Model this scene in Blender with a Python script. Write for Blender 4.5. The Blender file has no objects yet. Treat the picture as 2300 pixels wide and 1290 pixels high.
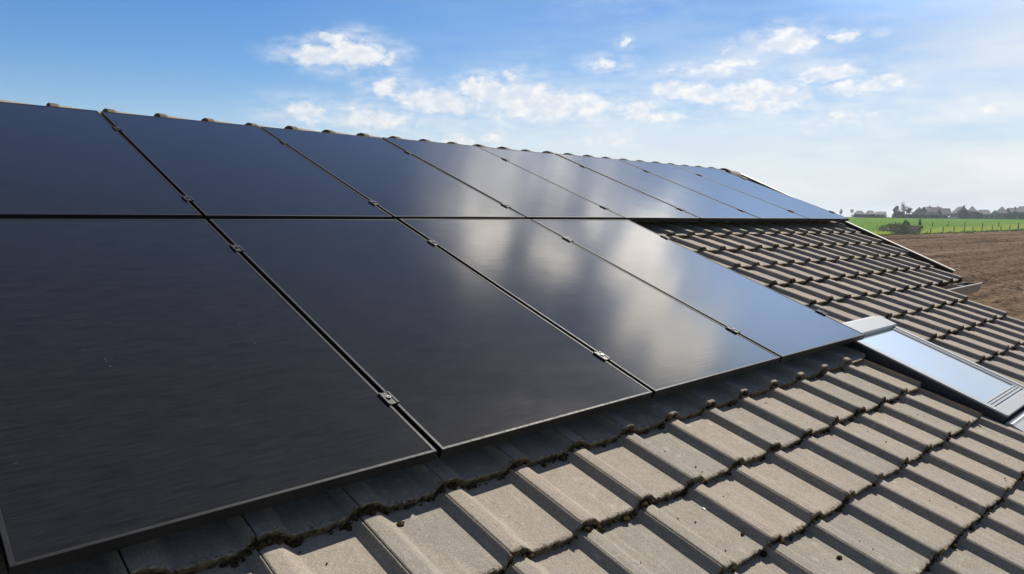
import bpy, bmesh, math, random
import numpy as np
from mathutils import Vector, Matrix

R = math.radians
random.seed(7)
rng = np.random.default_rng(11)
sc = bpy.context.scene
col = sc.collection

# ------------------------------------------------------------------ camera
PHI = R(20.144)                                   # roof pitch
CAM = Vector((-1.33140, -1.75133, 0.74713))
FW = Vector((0.67875061, 0.72707755, -0.10322716))
RT = Vector((0.73168017, -0.68156851, 0.01041584))
UP = Vector((0.06278326, 0.08259903, 0.99460327))
cam_d = bpy.data.cameras.new('camera')
cam = bpy.data.objects.new('camera', cam_d)
col.objects.link(cam)
cam_d.sensor_width = 36.0
cam_d.sensor_fit = 'HORIZONTAL'
cam_d.lens = 36.0 * 1603.9 / 2300.0
cam_d.clip_start = 0.05
cam_d.clip_end = 6000
cam.matrix_world = Matrix((
    (RT.x, UP.x, -FW.x, CAM.x),
    (RT.y, UP.y, -FW.y, CAM.y),
    (RT.z, UP.z, -FW.z, CAM.z),
    (0, 0, 0, 1)))
sc.camera = cam

# ------------------------------------------------------------------ view
sc.view_settings.view_transform = 'Standard'
sc.view_settings.look = 'None'
sc.view_settings.exposure = 0.52
sc.view_settings.gamma = 1.0
sc.view_settings.use_curve_mapping = False
sc.cycles.max_bounces = 8
sc.cycles.caustics_reflective = False
sc.cycles.caustics_refractive = False

# ------------------------------------------------------------------ sun
SUN_AZ, SUN_EL = 73.5, 50.5                       # azimuth from +Y towards +X
SUN = Vector((math.sin(R(SUN_AZ)) * math.cos(R(SUN_EL)),
              math.cos(R(SUN_AZ)) * math.cos(R(SUN_EL)), math.sin(R(SUN_EL))))
sl = bpy.data.lights.new('sun', 'SUN')
sl.energy = 5.0
sl.angle = R(0.5)
sl.color = (1.0, 0.93, 0.82)
so = bpy.data.objects.new('sun', sl)
so.rotation_euler = SUN.to_track_quat('Z', 'Y').to_euler()
so.location = (30, 10, 30)
col.objects.link(so)


# ------------------------------------------------------------------ node helpers
class NT:
    def __init__(self, tree):
        self.t = tree
        self.n = tree.nodes
        self.l = tree.links

    def put(self, sock, v):
        if v is None:
            return
        if isinstance(v, bpy.types.NodeSocket):
            self.l.new(v, sock)
        else:
            sock.default_value = v

    def math(self, op, a, b=None, c=None, clamp=False):
        m = self.n.new('ShaderNodeMath')
        m.operation = op
        m.use_clamp = clamp
        for i, v in enumerate((a, b, c)):
            if v is not None:
                self.put(m.inputs[i], v)
        return m.outputs[0]

    def vmath(self, op, a, b=None):
        m = self.n.new('ShaderNodeVectorMath')
        m.operation = op
        self.put(m.inputs[0], a)
        if b is not None:
            self.put(m.inputs[1], b)
        return m.outputs['Value'] if op in ('LENGTH', 'DOT_PRODUCT') else m.outputs['Vector']

    def noise(self, vec, scale, detail=3, rough=0.5, dist=0.0, dim='3D'):
        m = self.n.new('ShaderNodeTexNoise')
        m.noise_dimensions = dim
        self.put(m.inputs['Vector'], vec)
        m.inputs['Scale'].default_value = scale
        m.inputs['Detail'].default_value = detail
        m.inputs['Roughness'].default_value = rough
        m.inputs['Distortion'].default_value = dist
        return m.outputs['Fac']

    def voro(self, vec, scale, feature='F1'):
        m = self.n.new('ShaderNodeTexVoronoi')
        m.feature = feature
        self.put(m.inputs['Vector'], vec)
        m.inputs['Scale'].default_value = scale
        return m.outputs['Distance']

    def mapr(self, v, a, b, c=0.0, d=1.0, smooth=False):
        m = self.n.new('ShaderNodeMapRange')
        m.interpolation_type = 'SMOOTHSTEP' if smooth else 'LINEAR'
        m.clamp = True
        self.put(m.inputs[0], v)
        for i, x in enumerate((a, b, c, d)):
            self.put(m.inputs[1 + i], x)
        return m.outputs[0]

    def mix(self, f, a, b, mode='MIX'):
        m = self.n.new('ShaderNodeMix')
        m.data_type = 'RGBA'
        m.blend_type = mode
        m.clamp_factor = True
        self.put(m.inputs[0], f)
        for s, v in ((m.inputs[6], a), (m.inputs[7], b)):
            if isinstance(v, (tuple, list)) and len(v) == 3:
                v = (*v, 1)
            self.put(s, v)
        return m.outputs[2]

    def comb(self, x, y, z):
        m = self.n.new('ShaderNodeCombineXYZ')
        for i, v in enumerate((x, y, z)):
            self.put(m.inputs[i], v)
        return m.outputs[0]

    def sep(self, v):
        m = self.n.new('ShaderNodeSeparateXYZ')
        self.put(m.inputs[0], v)
        return m.outputs

    def attr(self, name):
        m = self.n.new('ShaderNodeAttribute')
        m.attribute_name = name
        return m

    def bump(self, height, strength, dist):
        m = self.n.new('ShaderNodeBump')
        m.inputs['Strength'].default_value = strength
        m.inputs['Distance'].default_value = dist
        self.put(m.inputs['Height'], height)
        return m.outputs[0]


def material(name):
    m = bpy.data.materials.new(name)
    m.use_nodes = True
    b = m.node_tree.nodes['Principled BSDF']
    return m, NT(m.node_tree), b


def plain(name, c, rough=0.6, metal=0.0, var=0.15, scale=20.0, spec=0.5):
    m, t, b = material(name)
    g = t.n.new('ShaderNodeTexCoord').outputs['Object']
    n = t.noise(g, scale, 4, 0.6)
    lo = tuple(x * (1 - var) for x in c)
    hi = tuple(min(1, x * (1 + var)) for x in c)
    t.put(b.inputs['Base Color'], t.mix(n, lo, hi))
    t.put(b.inputs['Roughness'], t.mapr(t.noise(g, scale * 2.3, 2), 0.3, 0.7, max(0.02, rough - 0.08), min(1, rough + 0.08)))
    b.inputs['Metallic'].default_value = metal
    b.inputs['Specular IOR Level'].default_value = spec
    return m


# ------------------------------------------------------------------ sky with clouds (world)
w = bpy.data.worlds.new('World')
sc.world = w
w.use_nodes = True
wt = NT(w.node_tree)
bg = w.node_tree.nodes['Background']
sky = wt.n.new('ShaderNodeTexSky')
sky.sky_type = 'NISHITA'
sky.sun_disc = False
sky.sun_elevation = R(SUN_EL)
sky.sun_rotation = R(SUN_AZ)
sky.air_density = 1.0
sky.dust_density = 0.3
sky.ozone_density = 3.0
sky.altitude = 150
SKY_STRENGTH = 0.09
# cumulus banks: azimuth, elevation, half width, half height (degrees), weight
CLOUDS = [(28.07, 11.4, 2.03, 0.63, 1), (30.87, 11.75, 1.94, 0.95, 1), (29.3, 12.64, 1.12, 0.44, 0.9), (33.61, 11.57, 0.68, 0.57, 0.55), (33.12, 9.34, 1.22, 0.72, 0.8), (34.89, 8.68, 1.17, 0.53, 0.8), (37.13, 8.55, 2.78, 0.8, 0.9), (38.0, 8.0, 2.44, 0.47, 0.7), (40.6, 9.55, 1.6, 0.79, 1), (42.87, 9.08, 2.79, 0.86, 1), (45.33, 8.43, 3.83, 0.93, 0.95), (48.12, 8.27, 2.69, 0.87, 0.9), (43.94, 7.75, 3.15, 0.61, 0.6), (27.19, 7.39, 1.77, 0.65, 0.7), (30.82, 7.94, 2.02, 0.26, 0.45), (32.49, 7.01, 2.87, 0.67, 0.7), (42.86, 10.57, 0.59, 0.39, 0.8), (39.57, 5.55, 2.18, 0.55, 0.6), (52.94, 7.89, 1.22, 0.86, 0.85), (54.64, 7.37, 1.8, 0.43, 0.7), (51.92, 7.64, 0.75, 0.4, 0.5), (55.24, 9.49, 1.46, 0.65, 0.8), (57.57, 9.04, 1.82, 0.64, 0.8), (60.78, 9.15, 2.5, 0.76, 0.85), (63.29, 8.73, 1.52, 0.81, 0.8), (61.14, 8.02, 2.8, 0.51, 0.6), (63.26, 12.51, 1.57, 0.72, 1), (62.51, 12.26, 1.04, 0.36, 0.8), (67.67, 12.55, 1.02, 0.29, 0.85), (57.83, 10.75, 1.93, 0.38, 0.75), (59.74, 11.3, 1.58, 0.31, 0.6), (66.51, 10.09, 2.13, 0.51, 0.95), (68.01, 9.03, 2.25, 0.33, 0.75), (70.37, 9.38, 1.09, 0.53, 0.8), (69.15, 8.87, 1.39, 0.27, 0.6), (67.55, 7.08, 2.0, 0.46, 0.5), (50.12, 11.34, 1.03, 0.35, 0.6), (75.95, 7.25, 0.97, 0.31, 0.55), (50.6, 5.73, 1.24, 0.41, 0.5), (51.85, 12.94, 0.34, 0.25, 0.6), (54.87, 10.79, 0.47, 0.19, 0.5), (58.81, 12.15, 0.32, 0.22, 0.5),
          # the bank higher up, seen mirrored in the panels
          (50, 31, 1.9, 2.2, 1), (47.5, 30, 1.7, 1.3, .6), (48.4, 26.2, 1.7, 1.9, .3), (56, 29.3, 2.0, 1.1, .8),
          (57.8, 25, 2.0, 1.4, .38), (62, 25.2, 2.0, 2.9, 1), (65, 26.8, 1.8, 2.3, 1), (65.6, 29, 1.6, 2.1, .9),
          (69.8, 29, 3.1, 2.5, 1), (52, 25, 1.7, 1.9, .22)]
gdir = wt.n.new('ShaderNodeTexCoord').outputs['Generated']
gx, gy, gz = wt.sep(gdir)
DEG = 180 / math.pi
az = wt.math('MULTIPLY', wt.math('ARCTAN2', gx, gy), DEG)
el = wt.math('MULTIPLY', wt.math('ARCSINE', gz), DEG)
ae = wt.comb(az, el, 0.0)
# billowy domain warp so that the outlines are uneven
wn = wt.n.new('ShaderNodeTexNoise')
wn.inputs['Scale'].default_value = 26
wn.inputs['Detail'].default_value = 4
wn.inputs['Roughness'].default_value = 0.6
sdir = wt.vmath('MULTIPLY', gdir, (1.0, 1.0, 1.7))
wt.put(wn.inputs['Vector'], sdir)
warp = wt.vmath('MULTIPLY', wt.vmath('SUBTRACT', wn.outputs['Color'], (0.5, 0.5, 0.5)), (3.2, 1.5, 0.0))
aew = wt.vmath('ADD', ae, warp)


def cloud_field(vec):
    f = None
    for a, e, sa, se, o in CLOUDS:
        v = wt.vmath('MULTIPLY', wt.vmath('SUBTRACT', vec, (a, e, 0)), (1 / (sa * 1.42), 1 / (se * 1.42), 0))
        m = wt.math('MULTIPLY', wt.math('SUBTRACT', 1.0, wt.vmath('LENGTH', v)), o)
        f = m if f is None else wt.math('MAXIMUM', f, m)
    return f


fbm = wt.noise(sdir, 48, 7, 0.6)
fld = cloud_field(aew)
dens = wt.math('ADD', wt.math('ADD', fld, 0.10), wt.math('MULTIPLY', wt.math('SUBTRACT', fbm, 0.5), 1.0))
alpha = wt.math('MULTIPLY', wt.mapr(dens, 0.02, 0.66, 0, 1, True), wt.mapr(fld, -0.2, 0.12))
fbm2 = wt.noise(wt.vmath('ADD', sdir, (0.016, -0.004, 0.020)), 48, 6, 0.58)
lit = wt.mapr(wt.math('ADD', wt.math('SUBTRACT', fbm, fbm2), wt.math('MULTIPLY', dens, -0.12)), -0.22, 0.12)
thin = wt.math('MULTIPLY', wt.mapr(fld, -0.9, 0.2, 0, 0.62, True), wt.mapr(wt.noise(wt.vmath('MULTIPLY', gdir, (1, 1, 3.2)), 22, 6, 0.62), 0.38, 0.68))
alpha = wt.math('MAXIMUM', alpha, thin)
white = wt.mix(lit, (0.74, 0.80, 0.885), (1.0, 0.99, 0.97))
# high thin veil, denser towards the sun and the horizon
sund = wt.vmath('DOT_PRODUCT', gdir, tuple(SUN))
veiln = wt.noise(wt.vmath('MULTIPLY', gdir, (1, 1, 5)), 5, 5, 0.6)
near_sun = wt.mapr(sund, 0.55, 1.0)
low = wt.mapr(el, 3.0, 17.0, 1.0, 0.0, True)
veil = wt.math('MULTIPLY', wt.mapr(veiln, 0.28, 0.72), wt.math('MULTIPLY', wt.mapr(az, 24.0, 72.0), wt.math('ADD', 0.30, wt.math('MULTIPLY', low, 0.95))), clamp=True)
warm_high = wt.mapr(el, 14.0, 22.0)
haze_low = wt.math('MULTIPLY', wt.mapr(el, 0.5, 11.0, 1.0, 0.0, True), wt.mapr(az, 12.0, 50.0, 0.2, 0.96))
glare = wt.mapr(wt.vmath('LENGTH', wt.vmath('MULTIPLY', wt.vmath('SUBTRACT', ae, (82.0, 12.5, 0)), (1 / 14.0, 1 / 8.0, 0))), 0.1, 1.0, 0.62, 0.0, True)
CLOUD_L = 8.0
hs = wt.n.new('ShaderNodeHueSaturation')
gz_ = wt.math('MULTIPLY', wt.math('ARCSINE', gz), DEG)
wt.put(hs.inputs['Saturation'], wt.mapr(gz_, 14.0, 58.0, 1.38, 0.90))
hs.inputs['Hue'].default_value = 0.512
wt.l.new(sky.outputs[0], hs.inputs['Color'])
dim_ = wt.mapr(gz_, 18.0, 46.0, 1.0, 0.70)
raw = wt.vmath('MULTIPLY', hs.outputs[0], wt.comb(dim_, dim_, dim_))
# the bright glow round the sun rolls off the way a camera records it
skyc = wt.vmath('DIVIDE', wt.vmath('MULTIPLY', raw, (1.06, 1.06, 1.06)), wt.vmath('ADD', (1, 1, 1), wt.vmath('MULTIPLY', raw, (.036, .036, .036))))
# unseen broken cloud added behind the camera to give neutral fill light
rear = wt.mapr(wt.vmath('DOT_PRODUCT', gdir, (-0.90, -0.40, 0.15)), 0.25, 0.75)
rear_fill = wt.math('MULTIPLY', rear, wt.mapr(wt.noise(gdir, 2.6, 5, 0.6), 0.40, 0.58, 0, 0.5, True))
skyc = wt.mix(rear_fill, skyc, wt.vmath('MULTIPLY', (0.94, 0.96, 1.0), (CLOUD_L * .20,) * 3))
hz = wt.vmath('MULTIPLY', (0.86, 0.93, 1.0), (CLOUD_L * .80,) * 3)
gl = wt.mapr(wt.vmath('LENGTH', wt.vmath('MULTIPLY', wt.vmath('SUBTRACT', ae, (75, 24.0, 0)), (1 / 21.0, 1 / 12.6, 0))), 0.0, 1.0, 1.0, 0.0, True)
skyc = wt.vmath('ADD', skyc, wt.vmath('MULTIPLY', (8.6, 12.0, 17.6), wt.comb(gl, gl, gl)))  # unseen sky glow added above the view to brighten what the panels mirror
skyc = wt.mix(haze_low, skyc, hz)
vl = wt.vmath('MULTIPLY', (0.93, 0.97, 1.0), (CLOUD_L * .9,) * 3)
skyc = wt.mix(glare, skyc, vl)
skyc = wt.mix(veil, skyc, vl)
gain = wt.math('MULTIPLY', wt.mapr(sund, 0.3, 0.98, CLOUD_L * 0.86, CLOUD_L * 1.05), wt.mapr(el, 15.0, 23.0, 1.0, 3.7))
white = wt.mix(warm_high, white, wt.mix(lit, (0.80, 0.77, 0.72), (1.0, 0.95, 0.85)))
cc = wt.vmath('MULTIPLY', white, wt.comb(gain, gain, gain))
skyc = wt.mix(wt.math('MULTIPLY', alpha, 0.92), skyc, cc)
wt.l.new(skyc, bg.inputs['Color'])
bg.inputs['Strength'].default_value = SKY_STRENGTH


# ------------------------------------------------------------------ object helpers
def mesh_from(name, verts, faces, mat=None, smooth=False):
    me = bpy.data.meshes.new(name)
    me.from_pydata([tuple(v) for v in verts], [], faces)
    me.update()
    if mat is not None:
        me.materials.append(mat)
    if smooth:
        me.shade_smooth()
    return me


def np_mesh(name, V, F, mat=None, smooth=False):
    """fast mesh from arrays; F is (n,4) or (n,3)"""
    me = bpy.data.meshes.new(name)
    V = np.asarray(V, np.float32)
    F = np.asarray(F, np.int32)
    k = F.shape[1]
    me.vertices.add(len(V))
    me.vertices.foreach_set('co', V.ravel())
    me.loops.add(F.size)
    me.loops.foreach_set('vertex_index', F.ravel())
    me.polygons.add(len(F))
    me.polygons.foreach_set('loop_start', np.arange(0, F.size, k, dtype=np.int32))
    me.polygons.foreach_set('loop_total', np.full(len(F), k, np.int32))
    me.polygons.foreach_set('use_smooth', np.full(len(F), smooth, bool))
    me.update(calc_edges=True)
    me.validate()
    if mat is not None:
        me.materials.append(mat)
    return me


def link(name, data, parent=None, loc=None, rot=None):
    o = bpy.data.objects.new(name, data)
    col.objects.link(o)
    if parent is not None:
        o.parent = parent
    if loc is not None:
        o.location = loc
    if rot is not None:
        o.rotation_euler = rot
    return o


def tag(o, label=None, cat=None, group=None, kind=None):
    for k, v in (('label', label), ('category', cat), ('group', group), ('kind', kind)):
        if v:
            o[k] = v
    return o


def thing(name, label, cat, loc=(0, 0, 0), rot=(0, 0, 0), group=None):
    return tag(link(name, None, None, loc, rot), label, cat, group)


class MB:
    """collects boxes, prisms and tubes into one mesh"""
    def __init__(self):
        self.v, self.f = [], []

    def add(self, verts, faces):
        b = len(self.v)
        self.v += [tuple(x) for x in verts]
        self.f += [tuple(i + b for i in q) for q in faces]
        return self

    def box(self, x0, x1, y0, y1, z0, z1, c=0.0):
        """box with optional chamfer c"""
        bm = bmesh.new()
        bmesh.ops.create_cube(bm, size=1)
        for v in bm.verts:
            v.co = Vector(((x0 + x1) / 2 + v.co.x * (x1 - x0), (y0 + y1) / 2 + v.co.y * (y1 - y0), (z0 + z1) / 2 + v.co.z * (z1 - z0)))
        if c > 0:
            bmesh.ops.bevel(bm, geom=bm.edges[:], offset=c, segments=2, affect='EDGES', profile=0.5)
        self.bm(bm)
        return self

    def bm(self, bm):
        bm.verts.index_update()
        self.add([v.co[:] for v in bm.verts], [[v.index for v in f.verts] for f in bm.faces])
        bm.free()

    def extrude(self, prof, axis, a, b, closed=True, cap=True):
        """2-D profile [(p, q)] swept along axis ('x','y','z') from a to b"""
        def P(p, q, t):
            return {'x': (t, p, q), 'y': (p, t, q), 'z': (p, q, t)}[axis]
        n = len(prof)
        vs = [P(p, q, a) for p, q in prof] + [P(p, q, b) for p, q in prof]
        fs = [(i, (i + 1) % n, n + (i + 1) % n, n + i) for i in range(n if closed else n - 1)]
        if cap and closed:
            fs += [tuple(range(n))[::-1], tuple(range(n, 2 * n))]
        self.add(vs, fs)
        return self

    def tube(self, pts, rad, seg=6, cap=True):
        pts = [Vector(p) for p in pts]
        rads = rad if isinstance(rad, (list, tuple)) else [rad] * len(pts)
        vs, fs = [], []
        for i, p in enumerate(pts):
            d = (pts[min(i + 1, len(pts) - 1)] - pts[max(i - 1, 0)]).normalized()
            a = d.orthogonal().normalized()
            b = d.cross(a)
            for k in range(seg):
                t = 2 * math.pi * k / seg
                vs.append(p + (a * math.cos(t) + b * math.sin(t)) * rads[i])
        for i in range(len(pts) - 1):
            for k in range(seg):
                k2 = (k + 1) % seg
                fs.append((i * seg + k, i * seg + k2, (i + 1) * seg + k2, (i + 1) * seg + k))
        if cap:
            fs.append(tuple(range(seg))[::-1])
            fs.append(tuple(range((len(pts) - 1) * seg, len(pts) * seg)))
        self.add(vs, fs)
        return self

    def mesh(self, name, mat, smooth=False):
        me = mesh_from(name, self.v, self.f, mat, smooth)
        bm = bmesh.new()
        bm.from_mesh(me)
        bmesh.ops.recalc_face_normals(bm, faces=bm.faces[:])
        bm.to_mesh(me)
        bm.free()
        return me

    def build(self, name, mat, parent=None, smooth=False):
        return link(name, self.mesh(name, mat, smooth), parent)


ROOF_ROT = (PHI, 0, 0)                            # local (u along ridge, v up the slope, h off the slope)
CP, SP = math.cos(PHI), math.sin(PHI)


def rp(u, v, h):
    return Vector((u, v * CP - h * SP, v * SP + h * CP))


# ------------------------------------------------------------------ materials
# concrete roof tile: sandy grain, lichen bloom, stained nose
m_tile, t, b = material('weathered_concrete_tile')
oc = t.n.new('ShaderNodeTexCoord').outputs['Object']
tv = t.attr('tile_tone')
ed = t.attr('nose')
grain = t.noise(oc, 420, 2, 0.7)
grain2 = t.noise(oc, 1100, 1, 0.5)
blot = t.noise(oc, 9, 5, 0.65)
blot2 = t.noise(oc, 38, 4, 0.7)
streak = t.noise(t.vmath('MULTIPLY', oc, (60, 5, 20)), 1.0, 4, 0.6)
c = t.mix(t.mapr(blot, 0.3, 0.7), (0.232, 0.206, 0.170), (0.338, 0.303, 0.250))
c = t.mix(t.mapr(tv.outputs['Fac'], 0, 1), t.mix(0.5, c, (0.215, 0.210, 0.19)), t.mix(0.5, c, (0.345, 0.290, 0.235)))
c = t.mix(t.math('MULTIPLY', t.mapr(blot2, 0.52, 0.72), 0.6), c, (0.18, 0.15, 0.115))
c = t.mix(t.math('MULTIPLY', t.mapr(streak, 0.5, 0.78), 0.55), c, (0.44, 0.39, 0.30))
grain3 = t.noise(oc, 170, 3, 0.75)
c = t.mix(t.mapr(grain, 0.36, 0.66), t.mix(0.38, c, (0.05, 0.045, 0.04)), c)
c = t.mix(t.mapr(grain3, 0.35, 0.62, 0.42, 0), c, (0.10, 0.085, 0.07))
c = t.mix(t.mapr(grain3, 0.55, 0.75, 0, 0.35), c, (0.52, 0.46, 0.37))
c = t.mix(t.math('MULTIPLY', t.mapr(grain2, 0.58, 0.75), 0.45), c, (0.60, 0.55, 0.46))
lich = t.voro(t.vmath('ADD', oc, t.vmath('MULTIPLY', t.comb(blot2, grain3, blot2), (.03, .03, .03))), 16)
c = t.mix(t.math('MULTIPLY', t.mapr(lich, 0.14, 0.26, 1, 0), t.mapr(t.noise(oc, 4.5, 3), 0.50, 0.64, 0, .55)), c, (0.36, 0.35, 0.29))
spk = t.voro(oc, 95)
c = t.mix(t.math('MULTIPLY', t.mapr(spk, 0.10, 0.17, 1, 0), t.mapr(t.noise(oc, 17, 2), 0.52, 0.62)), c, (0.07, 0.06, 0.045))
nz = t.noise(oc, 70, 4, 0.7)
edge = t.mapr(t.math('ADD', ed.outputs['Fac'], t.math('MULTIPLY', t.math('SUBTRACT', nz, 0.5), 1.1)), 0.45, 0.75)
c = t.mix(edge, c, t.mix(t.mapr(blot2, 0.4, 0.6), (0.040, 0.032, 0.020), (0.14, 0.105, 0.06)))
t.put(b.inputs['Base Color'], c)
b.inputs['Roughness'].default_value = 0.92
b.inputs['Specular IOR Level'].default_value = 0.25
hgt = t.math('ADD', t.math('MULTIPLY', grain, 0.7), t.math('ADD', t.math('MULTIPLY', grain2, 0.3), t.math('MULTIPLY', nz, 1.2)))
t.put(b.inputs['Normal'], t.bump(hgt, 0.55, 0.0022))

m_moss, t, b = material('dry_moss')
oc = t.n.new('ShaderNodeTexCoord').outputs['Object']
n = t.noise(oc, 60, 4, 0.7)
t.put(b.inputs['Base Color'], t.mix(t.mapr(n, 0.35, 0.65), (0.014, 0.011, 0.007), (0.062, 0.046, 0.022)))
b.inputs['Roughness'].default_value = 1.0
b.inputs['Specular IOR Level'].default_value = 0.0

# black module glass
m_glass, t, b = material('black_solar_glass')
oc = t.n.new('ShaderNodeTexCoord').outputs['Object']
sm_ = t.noise(t.vmath('MULTIPLY', oc, (1.1, 2.4, 1)), 2.2, 4, 0.6)
lines = t.noise(t.vmath('MULTIPLY', oc, (7, 160, 1)), 1.0, 3, 0.65)
wave = t.noise(t.vmath('MULTIPLY', oc, (2.2, 42, 1)), 1.0, 3, 0.6)
wob = t.noise(oc, 2.2, 2, 0.5)
oi = t.n.new('ShaderNodeObjectInfo').outputs['Random']
base = t.mix(t.mapr(lines, 0.3, 0.7), (0.004, 0.0045, 0.005), (0.013, 0.0132, 0.013))
dusty = t.noise(t.vmath('MULTIPLY', oc, (3, 5, 1)), 3.0, 6, 0.7)
base = t.mix(t.mapr(dusty, 0.35, 0.8, 0.0, 0.03), base, (0.20, 0.185, 0.155))
drop = t.voro(t.vmath('MULTIPLY', oc, (7, 13, 1)), 2.4)
dropm = t.math('MULTIPLY', t.mapr(drop, 0.03, 0.11, 1, 0), t.mapr(t.noise(oc, 4, 3), 0.56, 0.7))
base = t.mix(t.math('MULTIPLY', dropm, 0.25), base, (0.32, 0.31, 0.29))
t.put(b.inputs['Base Color'], base)
t.put(b.inputs['Roughness'], t.math('ADD', t.mapr(sm_, 0.3, 0.7, 0.085, 0.115), t.math('MULTIPLY', dropm, 0.15)))
b.inputs['IOR'].default_value = 1.43
b.inputs['Specular Tint'].default_value = (1.0, 0.92, 0.78, 1)
b.inputs['Specular IOR Level'].default_value = 0.42
hh = t.math('ADD', t.math('MULTIPLY', lines, 0.00010), t.math('ADD', t.math('MULTIPLY', wave, 0.00016), t.math('MULTIPLY', wob, 0.0008)))
t.put(b.inputs['Normal'], t.bump(hh, 1.0, 1.0))

m_frame = plain('black_anodised_frame', (0.010, 0.0105, 0.0125), 0.5, 0.0, 0.15, 30, 0.18)
m_clamp = plain('black_clamp_metal', (0.014, 0.015, 0.017), 0.45, 0.2, 0.3, 60, 0.3)
m_bolt = plain('steel_bolt', (0.20, 0.20, 0.21), 0.34, 1.0, 0.2, 120)
m_rail = plain('mill_aluminium', (0.34, 0.34, 0.35), 0.4, 0.9, 0.15, 30)
m_alu = plain('pale_aluminium_cladding', (0.29, 0.30, 0.31), 0.5, 0.0, 0.06, 14, 0.3)
m_dark = plain('dark_grey_window_side', (0.018, 0.02, 0.026), 0.5, 0.0, 0.25, 18)
m_seal = plain('black_rubber_seal', (0.012, 0.012, 0.013), 0.6, 0.0, 0.2, 40)
m_flash = plain('grey_flashing', (0.30, 0.31, 0.325), 0.5, 0.2, 0.12, 18)
m_barge = plain('stained_dark_board', (0.02, 0.017, 0.013), 0.75, 0.0, 0.3, 12)
m_capping = plain('pale_verge_capping', (0.36, 0.345, 0.30), 0.55, 0.2, 0.12, 9)
m_gutter = plain('brown_grey_gutter', (0.19, 0.155, 0.135), 0.5, 0.0, 0.2, 11)
m_deck = plain('dark_roof_battens', (0.03, 0.026, 0.022), 0.95, 0.0, 0.3, 5)
m_render = plain('cream_wall_render', (0.55, 0.50, 0.42), 0.9, 0.0, 0.08, 4)
m_leaf_dry = plain('dry_brown_leaf', (0.09, 0.05, 0.025), 0.8, 0.0, 0.4, 90)
m_chip = plain('white_chip', (0.75, 0.75, 0.75), 0.5, 0.0, 0.05, 60)

# skylight glass over a pale inner blind
m_pane, t, b = material('skylight_pane')
oc = t.n.new('ShaderNodeTexCoord').outputs['Object']
n = t.noise(oc, 5, 4, 0.6)
t.put(b.inputs['Base Color'], t.mix(n, (0.33, 0.375, 0.40), (0.36, 0.405, 0.43)))
b.inputs['Roughness'].default_value = 0.05
b.inputs['IOR'].default_value = 1.52
b.inputs['Coat Weight'].default_value = 0.5
b.inputs['Coat Roughness'].default_value = 0.02


# ------------------------------------------------------------------ the house
house = thing('house', 'house with a low tiled roof carrying black solar panels, skylight and gutter', 'house', (0, 0, 0), ROOF_ROT)

V_RIDGE = 4.30
V_EAVE = 0.636
GAUGE = 0.343
SKEW = -0.011                                     # the courses run a touch off the panel rows


def verge(v):
    return 7.30 + 0.345 * v


def roll_u(n):
    """u of the n-th roll groove; the tiles grow a touch wider towards the far verge"""
    return -0.297 + 0.3007 * n if n <= 12 else -0.297 + 0.3007 * 12 + (0.3007 * (n - 12) + 0.0104 * min(n - 12, 4) ** 2 / 8 + (0.0207 * (n - 16) if n > 16 else 0))


# cross-section of a tile: start at the interlock groove, roll, pan, rise to the next roll
PROF = [(0.0028, .018), (0.0028, .0295), (0.006, .0315), (.022, .0325), (.044, .0325), (.053, .0318), (.061, .0290), (.074, .0195), (.093, .0050), (.100, .0010), (.110, 0.0)]
PROF += [(.110 + .0091 * k, 0.0) for k in range(1, 18)]
PROF += [(.2715, .0004), (.2745, .0030), (.2795, .0095), (.2850, .0165), (.2905, .0238), (.2935, .0278), (.2960, .0304), (.2980, .0306), (.2984, .018)]
PROF = np.array(PROF)
# along the tile from its nose upward
LONG = [0.0, 0.003, 0.009, 0.02, 0.045, 0.10, 0.18, 0.27, 0.362]


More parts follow.
